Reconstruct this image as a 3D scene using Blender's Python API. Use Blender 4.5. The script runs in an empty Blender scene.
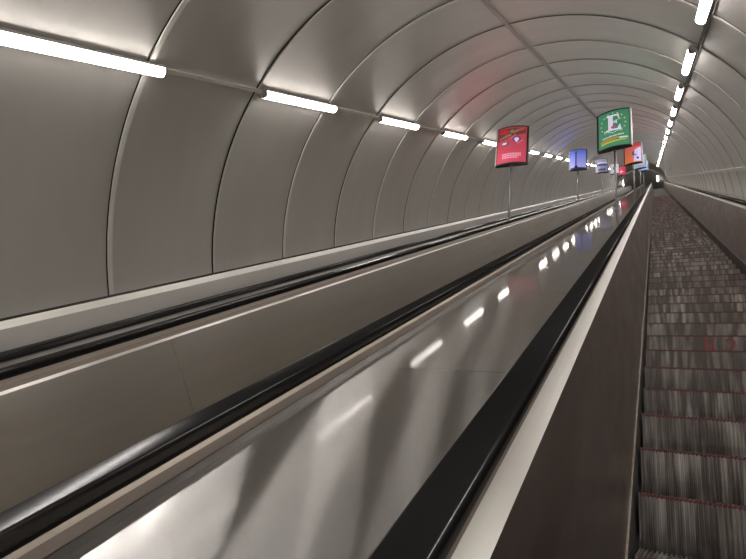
import bpy, bmesh, math, random
from mathutils import Vector, Matrix
random.seed(7)
PI = math.pi
# ------------------------------------------------------------------ frame of the inclined tunnel
INC = math.radians(30)
CI, SI = math.cos(INC), math.sin(INC)
EYE = Vector((0, 0, 1.62))
U = Vector((0, CI, SI))            # direction of travel
NV = Vector((0, -SI, CI))          # perpendicular to the slope


def T(x, n, z):
    """point given across / above the slope / along the slope, measured from the eye"""
    return EYE + Vector((x, 0, 0)) + NV * n + U * z


SC = bpy.context.scene
COL = SC.collection

# ------------------------------------------------------------------ camera
ca, sa = math.cos(-0.506887522), math.sin(-0.506887522)
cb, sb = math.cos(0.125763210), math.sin(0.125763210)
cc, sc_ = math.cos(-0.123022684), math.sin(-0.123022684)
Ry = Matrix(((ca, 0, sa), (0, 1, 0), (-sa, 0, ca)))
Rx = Matrix(((1, 0, 0), (0, cb, -sb), (0, sb, cb)))
Rz = Matrix(((cc, -sc_, 0), (sc_, cc, 0), (0, 0, 1)))
M = Ry @ Rx @ Rz
ax = [Vector((v[0], 0, 0)) + NV * v[1] + U * v[2] for v in (M.col[0], M.col[1], M.col[2])]
cam_data = bpy.data.cameras.new('camera')
cam_data.sensor_width = 36
cam_data.lens = 520.156 / 746 * 36
cam_data.clip_start = 0.02
cam_data.clip_end = 300
cam = bpy.data.objects.new('camera', cam_data)
COL.objects.link(cam)
mw = Matrix((ax[0], ax[1], -ax[2])).transposed().to_4x4()
mw.translation = EYE
cam.matrix_world = mw
SC.camera = cam

# ------------------------------------------------------------------ world and exposure
w = bpy.data.worlds.new('world')
SC.world = w
w.use_nodes = True
w.node_tree.nodes['Background'].inputs[0].default_value = (0.5, 0.48, 0.45, 1)
w.node_tree.nodes['Background'].inputs[1].default_value = 0.05
SC.view_settings.view_transform = 'Standard'
SC.view_settings.look = 'None'
SC.view_settings.gamma = 1
SC.view_settings.use_curve_mapping = False
SC.view_settings.exposure = 0.0
LAMP_POWER = 39.0
LAMP_COLOR = (1.0, 0.95, 0.91, 1)


# ------------------------------------------------------------------ materials
def nodes_of(name):
    m = bpy.data.materials.new(name)
    m.use_nodes = True
    nt = m.node_tree
    return m, nt, nt.nodes['Principled BSDF'], nt.nodes, nt.links


def slope_coords(nd, lk):
    """world position rotated so that X = across, Y = along the slope, Z = above it"""
    g = nd.new('ShaderNodeNewGeometry')
    r = nd.new('ShaderNodeVectorRotate')
    r.rotation_type = 'X_AXIS'
    r.inputs['Angle'].default_value = -INC
    r.inputs['Center'].default_value = EYE
    lk.new(g.outputs['Position'], r.inputs['Vector'])
    return g, r


def metal(name, col, rough, aniso=0.0, brush='along', grain=0.06, scale=(3, 0.4, 3), wear=0.0,
          bump=0.0, bump_scale=2.0, metallic=1.0, col2=None, grain_scale=1.0, coat=0.0):
    m, nt, b, nd, lk = nodes_of(name)
    b.inputs['Coat Weight'].default_value = coat
    b.inputs['Coat Roughness'].default_value = 0.09
    b.inputs['Coat IOR'].default_value = 1.6
    b.inputs['Metallic'].default_value = metallic
    g, r = slope_coords(nd, lk)
    mp = nd.new('ShaderNodeMapping')
    mp.inputs['Scale'].default_value = scale
    lk.new(r.outputs[0], mp.inputs['Vector'])
    no = nd.new('ShaderNodeTexNoise')
    no.inputs['Scale'].default_value = grain_scale
    no.inputs['Detail'].default_value = 5
    lk.new(mp.outputs[0], no.inputs['Vector'])
    cr = nd.new('ShaderNodeMapRange')
    cr.inputs['From Min'].default_value = 0.3
    cr.inputs['From Max'].default_value = 0.7
    lk.new(no.outputs[0], cr.inputs[0])
    mx = nd.new('ShaderNodeMix')
    mx.data_type = 'RGBA'
    c2 = col2 or tuple(c * (1 - grain * 2) for c in col)
    mx.inputs['A'].default_value = (*c2, 1)
    mx.inputs['B'].default_value = (*col, 1)
    lk.new(cr.outputs[0], mx.inputs['Factor'])
    lk.new(mx.outputs['Result'], b.inputs['Base Color'])
    rr = nd.new('ShaderNodeMapRange')
    rr.inputs['To Min'].default_value = rough * (1 + wear)
    rr.inputs['To Max'].default_value = rough * (1 - wear)
    rr.inputs['From Min'].default_value = 0.3
    rr.inputs['From Max'].default_value = 0.7
    lk.new(no.outputs[0], rr.inputs[0])
    lk.new(rr.outputs[0], b.inputs['Roughness'])
    if aniso:
        b.inputs['Anisotropic'].default_value = aniso
        cx = nd.new('ShaderNodeCombineXYZ')
        cx.inputs[0].default_value, cx.inputs[1].default_value, cx.inputs[2].default_value = 0, CI, SI
        if brush == 'across':
            lk.new(cx.outputs[0], b.inputs['Tangent'])
        else:
            vm = nd.new('ShaderNodeVectorMath')
            vm.operation = 'CROSS_PRODUCT'
            lk.new(g.outputs['Normal'], vm.inputs[0])
            lk.new(cx.outputs[0], vm.inputs[1])
            lk.new(vm.outputs[0], b.inputs['Tangent'])
    if bump:
        n2 = nd.new('ShaderNodeTexNoise')
        n2.inputs['Scale'].default_value = bump_scale
        n2.inputs['Detail'].default_value = 1
        lk.new(r.outputs[0], n2.inputs['Vector'])
        bp = nd.new('ShaderNodeBump')
        bp.inputs['Strength'].default_value = 1
        bp.inputs['Distance'].default_value = bump
        lk.new(n2.outputs[0], bp.inputs['Height'])
        lk.new(bp.outputs[0], b.inputs['Normal'])
    return m


def plain(name, col, rough=0.5, metallic=0.0, spec=0.5, emit=0.0, emit_col=None):
    m, nt, b, nd, lk = nodes_of(name)
    b.inputs['Base Color'].default_value = (*col, 1)
    b.inputs['Roughness'].default_value = rough
    b.inputs['Metallic'].default_value = metallic
    b.inputs['Specular IOR Level'].default_value = spec
    if emit:
        b.inputs['Emission Color'].default_value = (*(emit_col or col), 1)
        b.inputs['Emission Strength'].default_value = emit
    return m


M_WALL = metal('satin_aluminium_cladding', (0.68, 0.65, 0.605), 0.42, aniso=0.75, brush='along', grain=0.03, scale=(0.8, 2.5, 0.8), wear=0.05,
               bump=0.003, bump_scale=1.3, metallic=0.75)
M_RIB = metal('aluminium_joint_strip', (0.78, 0.75, 0.69), 0.45, grain=0.04, metallic=0.3)
M_RIBD = metal('dark_joint_strip', (0.26, 0.24, 0.22), 0.42, grain=0.04)
def deck_material():
    """steel sheet with a very fine grain running across the deck: reflections smear along the slope"""
    m, nt, b, nd, lk = nodes_of('brushed_steel_deck')
    g, r = slope_coords(nd, lk)
    mp = nd.new('ShaderNodeMapping')
    mp.inputs['Scale'].default_value = (1.5, 2.5, 4)
    lk.new(r.outputs[0], mp.inputs['Vector'])
    no = nd.new('ShaderNodeTexNoise')
    no.inputs['Scale'].default_value = 1.2
    no.inputs['Detail'].default_value = 4
    lk.new(mp.outputs[0], no.inputs['Vector'])
    mx = nd.new('ShaderNodeMix')
    mx.data_type = 'RGBA'
    mx.inputs['A'].default_value = (0.76, 0.745, 0.72, 1)
    mx.inputs['B'].default_value = (0.83, 0.81, 0.785, 1)
    lk.new(no.outputs[0], mx.inputs['Factor'])
    cx = nd.new('ShaderNodeCombineXYZ')
    cx.inputs[0].default_value = 1.0
    g1 = nd.new('ShaderNodeBsdfAnisotropic')
    g1.inputs['Roughness'].default_value = 0.27
    g1.inputs['Anisotropy'].default_value = 0.915
    lk.new(cx.outputs[0], g1.inputs['Tangent'])
    g2 = nd.new('ShaderNodeBsdfAnisotropic')
    g2.inputs['Roughness'].default_value = 0.05
    for q in (g1, g2):
        lk.new(mx.outputs['Result'], q.inputs['Color'])
    ms = nd.new('ShaderNodeMixShader')
    fr = nd.new('ShaderNodeFresnel')
    fr.inputs['IOR'].default_value = 1.045
    lk.new(fr.outputs[0], ms.inputs[0])
    lk.new(g1.outputs[0], ms.inputs[1])
    lk.new(g2.outputs[0], ms.inputs[2])
    lk.new(ms.outputs[0], nd['Material Output'].inputs['Surface'])
    nd.remove(b)
    return m


M_DECK = deck_material()
M_PANEL = metal('bronze_toned_steel_panel', (0.46, 0.43, 0.385), 0.33, aniso=0.5, brush='along', grain=0.06,
                scale=(2, 0.7, 9), wear=0.12)
M_DARKPANEL = metal('worn_brown_steel_panel', (0.44, 0.385, 0.35), 0.38, aniso=0.3, brush='along', grain=0.12,
                    scale=(2, 1.5, 6), wear=0.2)
M_STRIP = metal('bright_steel_strip', (0.80, 0.775, 0.72), 0.30, aniso=0.4, brush='along', grain=0.05, scale=(30, 0.6, 30))
M_PALE = metal('pale_steel_strip', (0.86, 0.84, 0.79), 0.4, grain=0.04, scale=(30, 0.6, 30), metallic=0.35)
M_TAN = metal('tan_anodised_strip', (0.50, 0.44, 0.375), 0.42, metallic=0.5, grain=0.06, scale=(5, 0.8, 5))
M_BROWN = metal('brown_guide_channel', (0.30, 0.25, 0.21), 0.45, metallic=0.5, grain=0.06, scale=(5, 0.8, 5))
M_OUT = metal('taupe_outer_cover', (0.40, 0.34, 0.295), 0.42, metallic=0.35, grain=0.05, scale=(5, 0.8, 5))
M_LEDGE = metal('grey_steel_ledge', (0.5, 0.48, 0.455), 0.4, grain=0.05, scale=(3, 0.6, 3))
M_DARK = metal('dark_steel_riser', (0.27, 0.26, 0.25), 0.4, grain=0.1)
M_GAP_SHADE = plain('black_gap_and_shadow_line', (0.01, 0.01, 0.01), 0.8)  # deck joints, and the shadow line painted beside each rib
M_RUBBER = plain('black_handrail_rubber', (0.008, 0.008, 0.009), 0.21, spec=0.7)
M_POLE = metal('grey_painted_pole', (0.42, 0.42, 0.41), 0.35, grain=0.04, metallic=0.8)
M_FRAME = plain('dark_lightbox_frame', (0.09, 0.095, 0.09), 0.4, 0.6)
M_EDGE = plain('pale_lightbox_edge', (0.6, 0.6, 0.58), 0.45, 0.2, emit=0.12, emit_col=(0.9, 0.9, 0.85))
M_HOUSING = plain('white_lamp_housing', (0.55, 0.54, 0.52), 0.5)
M_CAP = plain('grey_lamp_cap', (0.35, 0.34, 0.33), 0.5)
M_TUBE = plain('lit_lamp_diffuser', (0.9, 0.9, 0.88), 0.5, emit=LAMP_POWER, emit_col=LAMP_COLOR[:3])
M_CONCRETE = plain('dark_end_wall', (0.09, 0.085, 0.08), 0.8)
M_RED_NUM = plain('red_paint', (0.42, 0.02, 0.035), 0.5)
M_TEETH = metal('worn_red_step_edge', (0.19, 0.035, 0.03), 0.55, metallic=0.2, grain=0.2, scale=(60, 3, 3),
                col2=(0.07, 0.03, 0.026))


def step_material():
    m, nt, b, nd, lk = nodes_of('worn_ribbed_step_metal')
    g, r = slope_coords(nd, lk)
    # fine streaks: fast across, slow up the riser, different on every step
    mp = nd.new('ShaderNodeMapping')
    mp.inputs['Scale'].default_value = (26, 1.1, 3.0)
    lk.new(r.outputs[0], mp.inputs['Vector'])
    n1 = nd.new('ShaderNodeTexNoise')
    n1.inputs['Scale'].default_value = 1
    n1.inputs['Detail'].default_value = 2
    lk.new(mp.outputs[0], n1.inputs['Vector'])
    # broad patches: whole tread plates worn lighter
    mp2 = nd.new('ShaderNodeMapping')
    mp2.inputs['Scale'].default_value = (3.2, 2.1, 1)
    lk.new(r.outputs[0], mp2.inputs['Vector'])
    n2 = nd.new('ShaderNodeTexNoise')
    n2.inputs['Scale'].default_value = 1
    n2.inputs['Detail'].default_value = 3
    lk.new(mp2.outputs[0], n2.inputs['Vector'])
    mu = nd.new('ShaderNodeMath')
    mu.operation = 'MULTIPLY'
    a = nd.new('ShaderNodeMapRange')
    a.inputs['From Min'].default_value = 0.42
    a.inputs['From Max'].default_value = 0.72
    lk.new(n1.outputs[0], a.inputs[0])
    c = nd.new('ShaderNodeMapRange')
    c.inputs['From Min'].default_value = 0.35
    c.inputs['From Max'].default_value = 0.68
    c.inputs['To Min'].default_value = 0.25
    lk.new(n2.outputs[0], c.inputs[0])
    lk.new(a.outputs[0], mu.inputs[0])
    lk.new(c.outputs[0], mu.inputs[1])
    mx = nd.new('ShaderNodeMix')
    mx.data_type = 'RGBA'
    mx.inputs['A'].default_value = (0.145, 0.124, 0.112, 1)
    mx.inputs['B'].default_value = (0.62, 0.59, 0.545, 1)
    lk.new(mu.outputs[0], mx.inputs['Factor'])
    lk.new(mx.outputs['Result'], b.inputs['Base Color'])
    b.inputs['Metallic'].default_value = 0.45
    b.inputs['Roughness'].default_value = 0.5
    return m


M_STEP = step_material()


# ------------------------------------------------------------------ mesh helpers
class MB:
    def __init__(self):
        self.v, self.f, self.mi, self.sm = [], [], [], []

    def add(self, vs, fs, mi=0, smooth=False):
        o = len(self.v)
        self.v += [tuple(p) for p in vs]
        for f in fs:
            self.f.append(tuple(i + o for i in f))
            self.mi.append(mi)
            self.sm.append(smooth)
        return self

    def box(self, x0, x1, y0, y1, z0, z1, mi=0):
        vs = [(x0, y0, z0), (x1, y0, z0), (x1, y1, z0), (x0, y1, z0), (x0, y0, z1), (x1, y0, z1), (x1, y1, z1), (x0, y1, z1)]
        return self.add(vs, [(0, 3, 2, 1), (4, 5, 6, 7), (0, 1, 5, 4), (1, 2, 6, 5), (2, 3, 7, 6), (3, 0, 4, 7)], mi)

    def profile(self, pts, y0, y1, closed=True, mi=0, smooth=False, cuts=1):
        """cross-section (x, z) swept along y"""
        k = len(pts)
        vs = []
        for c in range(cuts + 1):
            y = y0 + (y1 - y0) * c / cuts
            vs += [(p[0], y, p[1]) for p in pts]
        fs = []
        for c in range(cuts):
            for i in range(k if closed else k - 1):
                j = (i + 1) % k
                fs.append((c * k + i, c * k + j, (c + 1) * k + j, (c + 1) * k + i))
        if closed:
            fs.append(tuple(range(k))[::-1])
            fs.append(tuple(cuts * k + i for i in range(k)))
        return self.add(vs, fs, mi, smooth)

    def cyl(self, p0, p1, r, n=14, r1=None, caps=True, smooth=True, mi=0):
        p0, p1 = Vector(p0), Vector(p1)
        r1 = r if r1 is None else r1
        d = (p1 - p0).normalized()
        a = d.orthogonal().normalized()
        b = d.cross(a)
        vs = []
        for p, rr in ((p0, r), (p1, r1)):
            vs += [p + (a * math.cos(2 * PI * i / n) + b * math.sin(2 * PI * i / n)) * rr for i in range(n)]
        self.add(vs, [(i, (i + 1) % n, n + (i + 1) % n, n + i) for i in range(n)], mi, smooth)
        if caps:
            o = len(self.v) - 2 * n
            for f in (tuple(range(n))[::-1], tuple(n + i for i in range(n))):
                self.f.append(tuple(i + o for i in f))
                self.mi.append(mi)
                self.sm.append(False)
        return self

    def mesh(self, name, mats):
        me = bpy.data.meshes.new(name)
        me.from_pydata(self.v, [], self.f)
        for m in (mats if isinstance(mats, (list, tuple)) else [mats]):
            me.materials.append(m)
        me.polygons.foreach_set('material_index', self.mi)
        me.polygons.foreach_set('use_smooth', self.sm)
        me.validate()
        me.update()
        bm = bmesh.new()
        bm.from_mesh(me)
        bmesh.ops.recalc_face_normals(bm, faces=bm.faces)
        bm.to_mesh(me)
        bm.free()
        return me

    def build(self, name, mats, parent=None):
        o = bpy.data.objects.new(name, self.mesh(name, mats))
        COL.objects.link(o)
        if parent is not None:
            o.parent = parent
        return o


def tag(o, label=None, cat=None, group=None, kind=None):
    if label:
        o['label'] = label
    if cat:
        o['category'] = cat
    if group:
        o['group'] = group
    if kind:
        o['kind'] = kind
    return o


def sloped(o, x=0.0, n=0.0, z=0.0):
    """place an object whose local X/Y/Z are across / along / above the slope"""
    o.location = T(x, n, z)
    o.rotation_euler = (INC, 0, 0)
    return o


def empty(name):
    o = bpy.data.objects.new(name, None)
    o.empty_display_size = 0.2
    COL.objects.link(o)
    return o


def copy_tree(o, parent=None):
    c = o.copy()
    COL.objects.link(c)
    c.parent = parent
    for ch in list(o.children):
        copy_tree(ch, c)
    return c


# ------------------------------------------------------------------ tunnel shell
RAD = 3.4
CX, CN = -1.7020, -1.0111
Z0, ZE = -14.3, 80.0
RIB0, RIBD = 3.4404, 1.4756
LAMP_A = math.radians(49)


def ring_pt(a, r=RAD):
    return (CX + r * math.cos(a), CN + r * math.sin(a))


def shell(name, a0, a1, seg, y0, y1, mat, r=RAD):
    mb = MB()
    pts = [ring_pt(a0 + (a1 - a0) * i / seg, r) for i in range(seg + 1)]
    outer = [ring_pt(a1 - (a1 - a0) * i / seg, r + 0.12) for i in range(seg + 1)]
    k = len(pts)
    vs = [(p[0], y0, p[1]) for p in pts] + [(p[0], y1, p[1]) for p in pts]
    mb.add(vs, [(i, i + 1, k + i + 1, k + i) for i in range(k - 1)], 0, True)
    mb.profile(outer, y0, y1, closed=False)
    o = mb.build(name, mat)
    sloped(o)
    return tag(o, kind='structure')


A_LOW = math.radians(-8)
shell('wall_right', A_LOW, LAMP_A, 24, Z0, ZE, M_WALL)
shell('ceiling', LAMP_A, PI - LAMP_A, 44, Z0, ZE, M_WALL)
shell('wall_left', PI - LAMP_A, PI - A_LOW, 24, Z0, ZE, M_WALL)


def arc_strip(width, rise, gap, seg=72):  # gap: width of the painted shadow line beside the strip
    mb = MB()
    vs, fs = [], []
    for i in range(seg + 1):
        a = A_LOW + (PI - 2 * A_LOW) * i / seg
        for (y, r) in ((-width / 2, RAD), (-width / 2 + 0.006, RAD - rise), (width / 2 - 0.006, RAD - rise), (width / 2, RAD)):
            p = ring_pt(a, r)
            vs.append((p[0], y, p[1]))
    for i in range(seg):
        for j in range(3):
            fs.append((i * 4 + j, i * 4 + j + 1, i * 4 + j + 5, i * 4 + j + 4))
    mb.add(vs, fs, 0, False)
    # shadow line painted as a black band on the downhill side of the strip
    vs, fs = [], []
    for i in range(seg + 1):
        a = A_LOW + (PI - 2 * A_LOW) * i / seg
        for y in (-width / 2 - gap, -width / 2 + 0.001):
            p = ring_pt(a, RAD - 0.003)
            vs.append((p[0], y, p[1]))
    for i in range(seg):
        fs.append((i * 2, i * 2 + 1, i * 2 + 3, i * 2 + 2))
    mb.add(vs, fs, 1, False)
    return mb


rib_wide = arc_strip(0.058, 0.014, 0.014).mesh('joint_strip_wide', [M_RIB, M_GAP_SHADE])
rib_thin = arc_strip(0.030, 0.014, 0.024).mesh('joint_strip_thin', [M_RIB, M_GAP_SHADE])
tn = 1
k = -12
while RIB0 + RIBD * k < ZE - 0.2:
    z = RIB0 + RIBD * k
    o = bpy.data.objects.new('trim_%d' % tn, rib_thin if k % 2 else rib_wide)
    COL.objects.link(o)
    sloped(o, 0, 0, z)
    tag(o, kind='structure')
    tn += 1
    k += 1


def long_trim(angle, width, rise, mat):
    global tn
    mb = MB()
    da = width / 2 / RAD
    pts = [ring_pt(angle - da, RAD + 0.01), ring_pt(angle - da, RAD - rise), ring_pt(angle + da, RAD - rise), ring_pt(angle + da, RAD + 0.01)]
    mb.profile(pts, Z0, ZE)
    o = mb.build('trim_%d' % tn, mat)
    tn += 1
    sloped(o)
    tag(o, kind='structure')
    return o


long_trim(PI / 2, 0.06, 0.022, M_LEDGE)                     # crown strip
long_trim(PI - LAMP_A, 0.040, 0.030, M_RIB)                # conduit between the left lamps
long_trim(LAMP_A - 0.016, 0.045, 0.030, M_RIBD)            # conduit between the right lamps
long_trim(math.radians(17.0), 0.07, 0.028, M_RIB)          # rail low on the right wall

# bottom bulkhead behind the viewer
mb = MB()
mb.add([(CX + (RAD + 0.1) * math.cos(2 * PI * i / 48), Z0 - 0.02, CN + (RAD + 0.1) * math.sin(2 * PI * i / 48)) for i in range(48)], [tuple(range(48))])
tag(sloped(mb.build('wall_back', M_CONCRETE)), kind='structure')

# ------------------------------------------------------------------ lamps
lamp_root = empty('tube_lamp')
LL = 1.55
mb = MB()
mb.box(-0.050, 0.050, 0, LL, -0.048, 0.0)
mb.build('housing', M_HOUSING, lamp_root)
mb = MB()
pts = [(0.049 * math.cos(a), -0.049 - 0.030 * math.sin(a)) for a in [PI * i / 8 for i in range(9)]]
mb.profile(pts, 0.025, LL - 0.025, smooth=False)
mb.build('diffuser', M_TUBE, lamp_root)
for yy in (0.0, LL - 0.025):
    mb = MB()
    pts = [(0.052 * math.cos(a), -0.030 - 0.052 * math.sin(a)) for a in [PI * i / 10 for i in range(11)]]
    mb.profile(pts, yy, yy + 0.025)
    mb.build('end_cap', M_CAP, lamp_root)

ORD = ['nearest', 'second', 'third', 'fourth', 'fifth', 'sixth', 'seventh', 'eighth', 'ninth', 'tenth']


def place_lamp(o, side, z):
    a = LAMP_A if side > 0 else PI - LAMP_A
    p = ring_pt(a, RAD - 0.022)
    o.location = T(p[0], p[1], z)
    inward = (Vector((1, 0, 0)) * math.cos(a) + NV * math.sin(a))     # local +Z points out to the wall
    xa = U.cross(inward)
    o.rotation_euler = Matrix((xa, U, inward)).transposed().to_euler()


first = True
for side in (-1, 1):
    vis = 0
    for k in range(-6, 26):
        z = 4.97 + 2.951 * k
        if z + LL > ZE:
            continue
        o = lamp_root if first else copy_tree(lamp_root)
        first = False
        place_lamp(o, side, z)
        row = 'left wall' if side < 0 else 'right side of the vault'
        seen = (z > 1.2) if side < 0 else (z > 3.5)
        if not seen:
            lb = 'tube lamp on the %s, out of view behind the camera' % row
            gp = 'lamps out of view on the %s' % row
        else:
            vis += 1
            if side < 0:
                if vis == 1:
                    lb = 'large lit white tube lamp cut by the left edge of the picture'
                elif vis <= 9:
                    lb = 'lit tube lamp, %s from the camera in the left wall row' % ORD[vis - 1]
                else:
                    lb = 'small distant lit tube lamp far up the left wall row'
            else:
                if vis == 1:
                    lb = 'lit tube lamp cut by the top edge, nearest in the overhead right row'
                elif vis <= 8:
                    lb = 'lit tube lamp, %s from the camera in the overhead right row' % ORD[vis - 1]
                else:
                    lb = 'small distant lit tube lamp merging into the far end of the overhead right row'
            gp = 'tube lamps along the %s' % row
        tag(o, lb, 'lamp', gp)


# ------------------------------------------------------------------ escalators
ZB, ZT = -12.0, 79.6
NOSE = -1.406                                # line of the step noses below the eye


def rail_profile(xa, xb, top, h=0.046, r=0.009):
    pts = []
    for (cx_, cz_, a0) in ((xb - r, top - r * 0.8, 0), (xa + r, top - r * 0.8, PI / 2)):
        for i in range(5):
            a = a0 + PI / 2 * i / 4
            pts.append((cx_ + r * math.cos(a), cz_ + r * 0.8 * math.sin(a)))
    xm = (xa + xb) / 2
    pts += [(xa, top - h + 0.008), (xa + 0.012, top - h), (xb - 0.012, top - h), (xb, top - h + 0.008)]
    # slight crown on the wearing face
    return pts


def strip(parent, name, pts, mat, y0=ZB, y1=ZT, label=None, thick=0.004):
    """open sheet profile given a small thickness downwards"""
    mb = MB()
    low = [(p[0], p[1] - thick) for p in pts[::-1]]
    mb.profile(list(pts) + low, y0, y1)
    o = mb.build(name, mat, parent)
    if label:
        o['label'] = label
    return o


def panel_run(root, p, q, mat):
    """sloping inner panel made of sheets butted together with fine joints"""
    mb = MB()
    y = PANEL_PHASE - 2.951 * 6
    while y < ZT:
        a, b = max(y, ZB), min(y + 2.948, ZT)
        if b > a:
            mb.profile([p, q, (q[0], q[1] - 0.01), (p[0], p[1] - 0.01)], a, b)
        y += 2.951
    return mb.build('inner_panel', mat, root)


PANEL_PHASE = 2.17
# one ribbed step in true (level) axes: nose on the x axis, tread going back along +y
SW = 1.15
NCL = 64


def step_mb(ncl, w=SW):
    mb = MB()
    prof = [(0.400, -0.004), (0.200, 0.0), (0.024, 0.0)]
    prof2 = [(0.024, 0.0), (0.006, -0.001), (0.0, -0.007), (0.0, -0.014)]
    prof3 = [(0.0, -0.014), (0.004, -0.08), (0.012, -0.15), (0.026, -0.215), (0.034, -0.245)]
    def ribbed(prof, rib):
        vs, fs = [], []
        xs = []
        p = w / ncl
        for i in range(ncl):
            x0 = -w / 2 + i * p
            gap = (i % (ncl // 4) == 0)
            e = p * 0.16 if gap else 0.0
            xs += [(x0 + e * 0.5, 1.8 if gap else 1), (x0 + p * 0.40 + e * 0.4, 1.8 if gap else 1), (x0 + p * 0.52 + e * 0.4, 0), (x0 + p * 0.90, 0)]
        xs.append((w / 2, 1))
        for (y, z) in prof:
            for (x, d) in xs:
                if rib == 'top':
                    vs.append((x, y, z - 0.009 * d))
                else:
                    vs.append((x, y + 0.009 * d, z - (0.004 * d if rib == 'edge' else 0)))
        nx = len(xs)
        for j in range(len(prof) - 1):
            for i in range(nx - 1):
                fs.append((j * nx + i, j * nx + i + 1, (j + 1) * nx + i + 1, (j + 1) * nx + i))
        return vs, fs
    return ribbed(prof, 'top'), ribbed(prof2, 'edge'), ribbed(prof3, 'front')


def make_step_meshes(ncl, name):
    a, b_, c = step_mb(ncl)
    m1 = MB()
    m1.add(*a)
    m1.add(*c)
    m1.box(-SW / 2, SW / 2, 0.03, 0.40, -0.030, -0.018)
    m1.box(-SW / 2, -SW / 2 + 0.006, 0.01, 0.40, -0.2, -0.002)
    m1.box(SW / 2 - 0.006, SW / 2, 0.01, 0.40, -0.2, -0.002)
    m2 = MB()
    m2.add(*b_)
    return m1, m2


s1, s2 = make_step_meshes(NCL, 'step')
step_mesh = s1.mesh('ribbed_step', M_STEP)
teeth_mesh = s2.mesh('red_step_edge', M_TEETH)
c1, c2_ = make_step_meshes(16, 'far_step')


def step_loc(xc, i):
    zn = 1.4325 * 1.406 + 0.4619 * i
    return T(xc, NOSE, zn)


def far_steps(xc, i0, i1, parent, inv):
    mb = MB()
    for i in range(i0, i1):
        p = step_loc(xc, i)
        for src in (c1, c2_):
            mb.add([Vector(v) + p for v in src.v], src.f)
    me = mb.mesh('step_chain', M_STEP)
    me.transform(inv)
    o = bpy.data.objects.new('step_chain', me)
    COL.objects.link(o)
    o.parent = parent
    tag(o, kind='stuff')
    return o


def balustrade(root, s, xr0, xr1, top, inner, panel_bot, outer, mats, side_name, m_og=None, m_oc=None):
    """s=-1 left side, +1 right side. xr0..xr1 handrail span (left to right)"""
    mb = MB()
    mb.profile(rail_profile(xr0, xr1, top), ZB, ZT, smooth=True, cuts=1)
    rail = mb.build('handrail', M_RUBBER, root)
    # guide below and inside the rail
    m1, m2, mp = mats
    m_og, m_oc = m_og or M_TAN, m_oc or M_OUT
    strip(root, 'rail_guide', inner[:2], m1)
    if len(inner) > 3:
        strip(root, 'guide_channel', inner[1:3], M_BROWN)
    strip(root, 'cover_strip', inner[-2:], m2)
    panel_run(root, inner[-1], panel_bot, mp)
    # skirt: bright bead and vertical skirt beside the steps
    b = MB()
    x, n = panel_bot
    b.profile([(x - s * 0.0, n), (x - s * 0.007, n), (x - s * 0.007, n - 0.010), (x, n - 0.010)], ZB, ZT)
    b.build('skirt_bead', M_BROWN, root)
    b = MB()
    b.profile([(x - s * 0.004, n - 0.012), (x + s * 0.006, n - 0.012), (x + s * 0.006, n - 0.45), (x - s * 0.004, n - 0.45)], ZB, ZT)
    b.build('skirt', M_DARK, root)
    if outer:
        mb = MB()
        for a_, b2 in zip(outer[:-1], outer[1:]):
            pass
        strip(root, 'outer_guide', outer[0:2], m_og)
        strip(root, 'outer_cover', outer[1:3], m_oc)
        if len(outer) > 3:
            q0, q1 = outer[2], outer[3]
            b = MB()
            b.profile([q0, (q0[0] + s * 0.006, q0[1]), (q1[0] + s * 0.006, q1[1]), q1], ZB, ZT)
            b.build('outer_riser', M_DARK, root)


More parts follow.
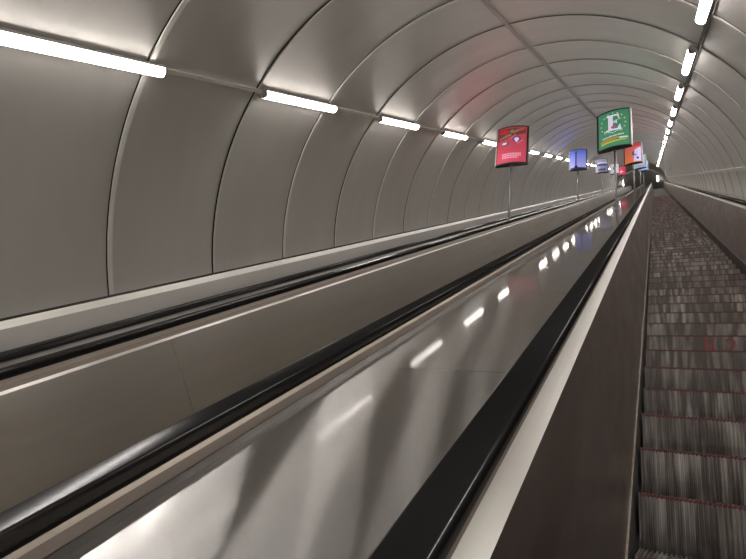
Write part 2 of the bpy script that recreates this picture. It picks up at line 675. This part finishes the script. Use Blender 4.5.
def escalator(dx, label, right, left_kind, steps):
    root = empty('escalator')
    sloped(root)
    tag(root, label, 'escalator')
    bpy.context.view_layer.update()
    inv = root.matrix_world.inverted()
    # left balustrade, coordinates of the right-hand escalator shifted by dx
    if left_kind == 'near':
        inner = [(-0.323, -0.562), (-0.322, -0.575), (-0.268, -0.589)]
        balustrade(root, -1, -0.416 + dx, -0.320 + dx, -0.520, [(x + dx, n) for x, n in inner], (-0.150 + dx, -1.300),
                   [(-0.412 + dx, -0.566), (-0.418 + dx, -0.575), (-0.424 + dx, -0.580), (-0.425 + dx, -0.608)], (M_BROWN, M_STRIP, M_DARKPANEL), 'left')
    elif left_kind == 'mid':
        inner = [(-0.322, -0.562), (-0.305, -0.584), (-0.292, -0.607), (-0.284, -0.622)]
        balustrade(root, -1, -0.416 + dx, -0.320 + dx, -0.520, [(x + dx, n) for x, n in inner], (-0.150 + dx, -1.300),
                   [(-0.412 + dx, -0.566), (-0.418 + dx, -0.580), (-0.424 + dx, -0.584), (-0.426 + dx, -0.600)], (M_TAN, M_STRIP, M_PANEL), 'left')
    else:
        inner = [(-0.322, -0.508), (-0.318, -0.509), (-0.255, -0.570)]
        balustrade(root, -1, -0.416 + dx, -0.322 + dx, -0.493, [(x + dx, n) for x, n in inner], (-0.150 + dx, -1.300),
                   None, (M_TAN, M_PALE, M_LEDGE), 'left')
    xr0, xr1 = right[0], right[1]
    xi = xr0 + 0.003
    inner = [(xi, -0.562), (xi - 0.002, -0.575), (xi - 0.055, -0.589)]
    outer = right[2]
    balustrade(root, 1, xr0, xr1, -0.523, inner, (xr0 - 0.135, -1.300), outer,
               (M_BROWN, M_STRIP, M_DARKPANEL if dx == 0 else M_PANEL), 'right',
               *((M_DARK, M_DARK) if dx < -4 else ()))
    # steps
    xc = (-0.150 + dx + xr0 - 0.135) / 2
    rot = (-INC, 0, 0)
    nvis = 0
    total = int((ZT - 2.0) / 0.4619)
    if steps:
        for i in range(-3, total):
            if nvis >= 100:
                break
            st = bpy.data.objects.new('step', step_mesh)
            COL.objects.link(st)
            st.parent = root
            st.location = inv @ step_loc(xc, i)
            st.rotation_euler = rot
            te = bpy.data.objects.new('red_edge', teeth_mesh)
            COL.objects.link(te)
            te.parent = st
            te['label'] = 'worn red comb edge along the step nose'
            if i == 7:
                number_mark(st)
            nvis += 1
        far_steps(xc, -3 + 100, total, root, inv)
    else:
        far_steps(xc, -6, total, root, inv)
    return root


def number_mark(st):
    """red painted number on the riser"""
    tot = MB()
    for ch, x0 in (('4', -0.115), ('2', 0.03)):
        segs = {'4': [((0, 1), (0, 0.45)), ((0, 0.45), (1, 0.45)), ((0.75, 1), (0.75, 0))],
                '2': [((0, 0.85), (0.5, 1)), ((0.5, 1), (1, 0.8)), ((1, 0.8), (0, 0)), ((0, 0), (1, 0))]}[ch]
        for (a, b) in segs:
            ax_, az_ = x0 + a[0] * 0.065, -0.19 + a[1] * 0.155
            bx_, bz_ = x0 + b[0] * 0.065, -0.19 + b[1] * 0.155
            d = Vector((bx_ - ax_, bz_ - az_)).normalized() * 0.011
            nx_, nz_ = -d.y, d.x
            P = [(ax_ + nx_, az_ + nz_), (ax_ - nx_, az_ - nz_), (bx_ - nx_, bz_ - nz_), (bx_ + nx_, bz_ + nz_)]
            vs = [(p[0], 0.001 + (-p[1]) * 0.09, p[1]) for p in P] + [(p[0], -0.002 + (-p[1]) * 0.09, p[1]) for p in P]
            tot.add(vs, [(0, 1, 2, 3), (7, 6, 5, 4), (0, 4, 5, 1), (1, 5, 6, 2), (2, 6, 7, 3), (3, 7, 4, 0)])
    o = tot.build('painted_number', M_RED_NUM, st)
    o['label'] = 'red number painted on the riser'


esc_right = escalator(0.0, 'escalator at the right with visible dark ribbed steps edged in red',
                      (1.175, 1.272, [(1.265, -0.566), (1.285, -0.582), (1.34, -0.584), (1.342, -0.622)]), 'near', True)
esc_mid = escalator(-2.41, 'middle escalator between the two steel decks, with long bronze-toned inner panel',
                    (-1.238, -1.142, [(-1.141, -0.572), (-1.133, -0.584), (-1.077, -0.584), (-1.077, -0.608)]), 'mid', False)
esc_left = escalator(-4.49, 'leftmost escalator running along the curved left wall, with grey inner panel',
                     (-3.325, -3.225, [(-3.226, -0.563), (-3.220, -0.566), (-3.202, -0.567), (-3.200, -0.575)]), 'wall', False)


# ------------------------------------------------------------------ decks between the escalators
def deck(name, label, x0, x1, n, mat, phase=1.745):
    mb = MB()
    z = phase - RIBD * 9
    while z < ZT:
        z2 = min(z + RIBD - 0.004, ZT)
        y0 = max(z, ZB)
        if z2 > y0:
            mb.box(x0, x1, y0, z2, n - 0.006, n)
        z += RIBD
    mb.box(x0 + 0.01, x1 - 0.01, ZB, ZT, n - 0.020, n - 0.010, 1)
    o = mb.build(name, [mat, M_GAP_SHADE])
    sloped(o)
    return tag(o, label, 'deck')


deck('steel_deck', 'wide mirror-bright brushed steel deck between the right and middle escalators', -1.076, -0.427, -0.606, M_DECK)
deck('steel_deck', 'narrow grey steel deck between the middle and left escalators', -3.198, -2.838, -0.568, M_LEDGE)
deck('steel_deck', 'steel ledge between the right handrail and the right wall', 1.343, 1.640, -0.620, M_DECK)
deck('steel_deck', 'thin steel ledge at the foot of the left wall', -5.045, -4.912, -0.560, M_LEDGE)


# ------------------------------------------------------------------ advertising lightboxes
BW, BH = 0.74, 1.03


def face_pt(u, v, off=0.0, s=-1):
    """u,v in 0..1 over the curved face (u from the viewer's left), v up"""
    t = (u - 0.5) * 2
    x = t * BW / 2
    if s > 0:
        return Vector((-x, 0.045 + off, v * BH))
    y = -(0.035 + 0.085 * (1 - t * t) + off)
    return Vector((x, y, v * BH))


def clip_u(poly, u, sgn):
    out = []
    for i, p in enumerate(poly):
        q = poly[(i + 1) % len(poly)]
        ip, iq = (p[0] - u) * sgn >= 0, (q[0] - u) * sgn >= 0
        if ip:
            out.append(p)
        if ip != iq:
            t = (u - p[0]) / (q[0] - p[0])
            out.append((u, p[1] + (q[1] - p[1]) * t))
    return out


def patch(mb, poly, off, mi=0):
    """flat art shape wrapped on the curved face: polygon in u,v"""
    us = [p[0] for p in poly]
    if max(us) - min(us) < 0.09:
        cells = [poly]
    else:
        cells = []
        k0 = math.floor(min(us) / 0.06)
        while k0 * 0.06 < max(us):
            c = clip_u(clip_u(poly, k0 * 0.06, 1), k0 * 0.06 + 0.06, -1)
            if len(c) > 2:
                cells.append(c)
            k0 += 1
    for c in cells:
        mb.add([face_pt(u, v, off) for u, v in c], [tuple(range(len(c)))], mi)


def grid_patch(mb, u0, u1, v0, v1, off, nu=14, nv=1, s=-1, mi=0):
    vs, fs = [], []
    for j in range(nv + 1):
        for i in range(nu + 1):
            vs.append(face_pt(u0 + (u1 - u0) * i / nu, v0 + (v1 - v0) * j / nv, off, s))
    for j in range(nv):
        for i in range(nu):
            a = j * (nu + 1) + i
            fs.append((a, a + 1, a + nu + 2, a + nu + 1))
    mb.add(vs, fs, mi, True)


def star(cu, cv, r, n=5):
    return [(cu + (r if i % 2 == 0 else r * 0.45) * math.sin(PI * i / n) / BW * BH, cv + (r if i % 2 == 0 else r * 0.45) * math.cos(PI * i / n)) for i in range(2 * n)]


def disc(cu, cv, ru, rv, n=16):
    return [(cu + ru * math.cos(2 * PI * i / n), cv + rv * math.sin(2 * PI * i / n)) for i in range(n)]


def rect(u0, u1, v0, v1, sk=0.0):
    return [(u0, v0), (u1, v0 + sk), (u1, v1 + sk), (u0, v1)]


def poster_mat(name, col_bottom, col_top, strength=0.55, noise=0.0):
    m, nt, b, nd, lk = nodes_of(name)
    tc = nd.new('ShaderNodeTexCoord')
    sp = nd.new('ShaderNodeSeparateXYZ')
    lk.new(tc.outputs['Object'], sp.inputs[0])
    mr = nd.new('ShaderNodeMapRange')
    mr.inputs['From Max'].default_value = BH
    lk.new(sp.outputs['Z'], mr.inputs[0])
    mx = nd.new('ShaderNodeMix')
    mx.data_type = 'RGBA'
    mx.inputs['A'].default_value = (*col_bottom, 1)
    mx.inputs['B'].default_value = (*col_top, 1)
    lk.new(mr.outputs[0], mx.inputs['Factor'])
    lk.new(mx.outputs['Result'], b.inputs['Base Color'])
    lk.new(mx.outputs['Result'], b.inputs['Emission Color'])
    b.inputs['Emission Strength'].default_value = strength
    b.inputs['Roughness'].default_value = 0.3
    return m


INK = {}


def ink(col, strength=0.6):
    key = tuple(col)
    if key not in INK:
        INK[key] = plain('ink_%d' % len(INK), col, 0.4, emit=strength)
    return INK[key]


def lens_outline(off, n=16):
    pts = []
    for i in range(n + 1):
        p = face_pt(i / n, 0, off, -1)
        pts.append((p.x, p.y))
    for i in range(n + 1):
        p = face_pt(i / n, 0, off, 1)
        pts.append((p.x, p.y))
    return pts


def lightbox(x, z, n_deck, label, bottom, top, art, box_h=1.58):
    base = T(x, n_deck, z)
    # height of the box bottom above the deck in true vertical
    left_row = x < -2
    root = empty('advert_lightbox')
    root.location = base
    tag(root, label, 'lightbox', 'advertising lightboxes on poles')
    mb = MB()
    # base flange lies on the sloping deck
    d = -NV
    mb.cyl(NV * 0.0, NV * 0.012, 0.075, 20)
    mb.cyl(NV * 0.012, NV * 0.05, 0.045, 18, 0.032)
    mb.build('base_flange', M_POLE, root)
    mb = MB()
    mb.cyl((0, 0, 0.0), (0, 0, box_h), 0.029, 16)
    mb.build('pole', M_POLE, root)
    body = MB()
    ol = lens_outline(-0.004)
    k = len(ol)
    for (z0, z1, g) in ((-0.012, 0.0, 0.006), (0.0, BH, 0.0), (BH, BH + 0.012, 0.006)):
        sc1 = 1 + g / 0.35
        vs = [(p[0] * sc1, p[1] * (1 + g / 0.08), z0) for p in ol] + [(p[0] * sc1, p[1] * (1 + g / 0.08), z1) for p in ol]
        mb_f = [(i, (i + 1) % k, k + (i + 1) % k, k + i) for i in range(k)]
        body.add(vs, mb_f + [tuple(range(k))[::-1], tuple(k + i for i in range(k))])
    bo = body.build('box', M_FRAME, root)
    bo.location = (0, 0, box_h)
    bo.rotation_euler = (0, 0, math.radians(5 if left_row else -10))
    for sx in (-1, 1):
        e = MB()
        e.box(sx * (BW / 2 + 0.004) - 0.013, sx * (BW / 2 + 0.004) + 0.013, -0.046, 0.050, 0.0, BH)
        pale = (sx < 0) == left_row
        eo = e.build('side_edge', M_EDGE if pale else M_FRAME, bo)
        eo['label'] = 'pale metal side edge' if pale else 'dark side edge'
    for s in (-1, 1):
        p = MB()
        grid_patch(p, 0.035, 0.965, 0.02, 0.98, 0.001, nu=20, nv=1, s=s)
        pm = poster_mat('poster_backing', bottom, top)
        if s > 0:
            p.build('back_panel', M_FRAME, bo)
            continue
        po = p.build('poster', pm, bo)
        if s < 0:
            for layer, (nm, col, polys) in enumerate(art):
                a = MB()
                for j, poly in enumerate(polys):
                    patch(a, poly, 0.003 + 0.0012 * layer)
                a.build(nm, ink(col), po)
    return root


W = (0.85, 0.86, 0.88)
# --- green poster
stars = []
for i in range(13):
    a = math.radians(-48 + 276 * i / 12)
    stars.append(star(0.5 + 0.37 * math.cos(a), 0.63 + 0.29 * math.sin(a), 0.028))
E_ = [rect(0.36, 0.50, 0.46, 0.86), rect(0.30, 0.66, 0.83, 0.87), rect(0.28, 0.68, 0.44, 0.48), rect(0.50, 0.60, 0.645, 0.675),
      [(0.62, 0.87), (0.68, 0.87), (0.70, 0.74), (0.67, 0.74)], [(0.63, 0.44), (0.74, 0.44), (0.72, 0.58), (0.69, 0.58)],
      rect(0.59, 0.625, 0.62, 0.70)]
dots = [disc(0.24 + 0.065 * i, 0.375 + 0.0 + 0.022 * abs(i - 4) * 0.9, 0.020, 0.014, 8) for i in range(9)]
line1 = [rect(0.17 + 0.047 * i, 0.17 + 0.047 * i + (0.034 if i % 3 else 0.026), 0.255 + 0.003 * i, 0.285 + 0.003 * i + (0.008 if i in (0, 5) else 0)) for i in range(14)]
art_green = [('yellow_stars', (0.55, 0.62, 0.12), stars),
             ('white_initial', (0.72, 0.72, 0.86), E_),
             ('pink_ornament', (0.55, 0.08, 0.25), [disc(0.50, 0.525, 0.07, 0.035), [(0.44, 0.53), (0.58, 0.53), (0.51, 0.60)]]),
             ('yellow_script', (0.75, 0.60, 0.05), [rect(0.52, 0.60, 0.685, 0.70, 0.01), rect(0.60, 0.68, 0.70, 0.715, 0.01), rect(0.68, 0.76, 0.715, 0.73, 0.01)]),
             ('white_dots', (0.75, 0.80, 0.80), dots),
             ('white_lettering', (0.66, 0.75, 0.66), line1),
             ('orange_banner', (0.62, 0.22, 0.05), [[(0.12, 0.17), (0.40, 0.19), (0.66, 0.215), (0.66, 0.25), (0.40, 0.235), (0.12, 0.205)]]),
             ('yellow_band', (0.42, 0.50, 0.05), [[(0.12, 0.10), (0.50, 0.125), (0.88, 0.145), (0.88, 0.17), (0.50, 0.165), (0.12, 0.145)]]),
             ('pale_tag', (0.62, 0.72, 0.62), [rect(0.68, 0.92, 0.19, 0.23, 0.004)])]
lightbox(-0.78, 13.12, -0.606, 'green lightbox with white letter E and yellow stars, nearest on the wide deck',
         (0.075, 0.25, 0.14), (0.05, 0.235, 0.15), art_green, 1.62)
# --- red poster
art_red = [('dark_picture', (0.14, 0.035, 0.03), [[(0.05, 0.62), (0.93, 0.80), (0.93, 0.95), (0.05, 0.95)]]),
           ('brown_shapes', (0.25, 0.17, 0.09), [[(0.10, 0.66), (0.50, 0.74), (0.44, 0.80), (0.10, 0.71)], [(0.55, 0.80), (0.88, 0.90), (0.85, 0.945), (0.55, 0.86)], disc(0.5, 0.86, 0.06, 0.05)]),
           ('red_oval_shape', (0.42, 0.02, 0.04), [disc(0.25, 0.86, 0.17, 0.06)]),
           ('red_slanted_shape', (0.42, 0.02, 0.04), [[(0.70, 0.84), (0.90, 0.88), (0.90, 0.92), (0.72, 0.88)]]),
           ('dark_round_emblem', (0.12, 0.05, 0.18), [disc(0.66, 0.63, 0.14, 0.085)]),
           ('dark_leaf_emblem', (0.12, 0.05, 0.18), [[(0.20, 0.50), (0.40, 0.58), (0.42, 0.50), (0.28, 0.46)], disc(0.24, 0.55, 0.07, 0.05)]),
           ('white_emblem', (0.70, 0.60, 0.68), [disc(0.66, 0.63, 0.075, 0.05), disc(0.27, 0.535, 0.08, 0.035), [(0.60, 0.60), (0.66, 0.54), (0.72, 0.60)]]),
           ('pink_ring', (0.62, 0.16, 0.28), [[(0.45, 0.66), (0.62, 0.77), (0.64, 0.755), (0.48, 0.65)], [(0.86, 0.60), (0.70, 0.50), (0.68, 0.515), (0.83, 0.615)]]),
           ('white_lettering', (0.72, 0.45, 0.58), [rect(0.22 + 0.05 * i, 0.22 + 0.05 * i + 0.038, v, v + 0.026) for v, n0 in ((0.225, 12), (0.175, 12), (0.125, 10)) for i in range(n0)])]
lightbox(-2.99, 12.14, -0.568, 'red lightbox with dark food picture on a pole, nearest on the narrow deck',
         (0.58, 0.07, 0.12), (0.42, 0.06, 0.07), art_red, 1.50)
# --- blue poster
art_blue = [('dark_column', (0.015, 0.02, 0.09), [rect(0.35, 0.42, 0.16, 0.86), rect(0.33, 0.44, 0.84, 0.87), [(0.28, 0.05), (0.50, 0.05), (0.46, 0.18), (0.32, 0.18)], [(0.06, 0.02), (0.94, 0.02), (0.94, 0.07), (0.06, 0.09)], disc(0.385, 0.90, 0.025, 0.03)])]
lightbox(-3.02, 25.12, -0.568, 'blue lightbox picturing a dark tall column, second on the narrow deck',
         (0.42, 0.42, 0.86), (0.09, 0.14, 0.62), art_blue)
# --- orange poster
art_orange = [('pale_panel', (0.55, 0.50, 0.80), [[(0.55, 0.06), (0.95, 0.06), (0.95, 0.78), (0.62, 0.66)]]),
              ('dark_figure', (0.08, 0.04, 0.16), [[(0.46, 0.50), (0.60, 0.60), (0.58, 0.44), (0.80, 0.34), (0.60, 0.36), (0.50, 0.40)], disc(0.78, 0.22, 0.07, 0.06)]),
              ('red_top', (0.48, 0.04, 0.05), [rect(0.06, 0.94, 0.82, 0.96)])]
lightbox(-0.78, 26.2, -0.606, 'orange lightbox with a pale lilac panel, second on the wide deck behind the green one',
         (0.70, 0.17, 0.06), (0.50, 0.12, 0.12), art_orange)
# --- farther ones
lightbox(-3.02, 37.9, -0.568, 'small grey-blue lightbox, third on the narrow deck beyond the blue one',
         (0.20, 0.20, 0.34), (0.30, 0.28, 0.38), [('dark_band', (0.05, 0.05, 0.10), [rect(0.1, 0.9, 0.46, 0.60)]), ('dark_foot', (0.05, 0.05, 0.10), [rect(0.2, 0.8, 0.1, 0.25)]), ('pale_band', (0.50, 0.50, 0.62), [rect(0.1, 0.9, 0.64, 0.74)])])
lightbox(-0.78, 39.3, -0.606, 'pale blue lightbox, third on the wide deck beyond the orange one',
         (0.35, 0.45, 0.62), (0.55, 0.66, 0.72), [('grey_band', (0.3, 0.36, 0.45), [rect(0.1, 0.9, 0.1, 0.2)])])
lightbox(-3.02, 50.9, -0.568, 'tiny whitish lightbox, fourth on the narrow deck',
         (0.55, 0.52, 0.62), (0.62, 0.62, 0.66), [('dark_spot', (0.15, 0.12, 0.2), [disc(0.5, 0.5, 0.2, 0.15)])])
lightbox(-0.78, 52.4, -0.606, 'small bright blue lightbox, fourth on the wide deck',
         (0.30, 0.42, 0.70), (0.18, 0.36, 0.80), [('pale_patch', (0.6, 0.68, 0.8), [rect(0.4, 0.9, 0.2, 0.6)])])
lightbox(-3.02, 63.9, -0.568, 'tiny crimson lightbox, farthest on the narrow deck',
         (0.62, 0.06, 0.12), (0.55, 0.06, 0.10), [('white_patch', (0.7, 0.5, 0.55), [rect(0.2, 0.6, 0.3, 0.45)])])

# ------------------------------------------------------------------ upper landing hall (level vault)
HT = T(0, 0, ZE)
axis = T(CX, CN, ZE)
mb = MB()
seg = 40
vs = []
for (yy) in (0.0, 16.0):
    for i in range(seg + 1):
        a = PI * i / seg
        # the level vault starts on the cut plane of the sloping one
        px, pn = CX + RAD * math.cos(a), CN + RAD * math.sin(a)
        p = T(px, pn, ZE)
        vs.append(p + Vector((0, yy, 0)))
k2 = seg + 1
mb.add(vs, [(i, i + 1, k2 + i + 1, k2 + i) for i in range(seg)], 0, True)
tag(mb.build('ceiling_upper_hall', M_WALL), kind='structure')
mb = MB()
pe = T(CX, CN, ZE)
mb.box(pe.x - 3.6, pe.x + 3.6, pe.y + 14.5, pe.y + 14.7, pe.z - 2, pe.z + 4)
tag(mb.build('wall_far', M_WALL), kind='structure')
pf = T(0, NOSE, ZT)
mb = MB()
mb.box(CX - 3.5, CX + 3.5, pf.y + 0.35, pf.y + 15, pf.z - 0.2, pf.z)
tag(mb.build('floor', M_LEDGE), kind='structure')
# two portal arches where slope meets hall
for dz, mat, rr in ((-0.3, M_WALL, 0.12), (1.6, M_RIB, 0.10)):
    mb = MB()
    vs, fs = [], []
    for i in range(41):
        a = PI * i / 40
        for (yy, r) in ((0, RAD), (0, RAD - rr), (0.3, RAD - rr), (0.3, RAD)):
            p = T(CX + r * math.cos(a), CN + r * math.sin(a), ZE)
            vs.append(p + Vector((0, yy + dz, 0)))
    for i in range(40):
        for j in range(4):
            fs.append((i * 4 + j, i * 4 + (j + 1) % 4, (i + 1) * 4 + (j + 1) % 4, (i + 1) * 4 + j))
    mb.add(vs, fs)
    tag(mb.build('trim_%d' % tn, mat), kind='structure')
    tn += 1
# lamps of the upper hall
for (xx, lb) in ((CX - 2.2, 'distant tube lamp in the upper hall above the left escalator'),
                 (CX + 2.2, 'distant tube lamp in the upper hall above the right escalator')):
    o = copy_tree(lamp_root)
    aa = math.acos((xx - CX) / RAD)
    p = T(CX + (RAD - 0.03) * math.cos(aa), CN + (RAD - 0.03) * math.sin(aa), ZE) + Vector((0, 2.4, 0))
    o.location = p
    inward = Vector((math.cos(aa), 0, math.sin(aa)))
    Yv = Vector((0, 1, 0))
    o.rotation_euler = Matrix((Yv.cross(inward), Yv, inward)).transposed().to_euler()
    tag(o, lb, 'lamp', 'upper hall lamps')
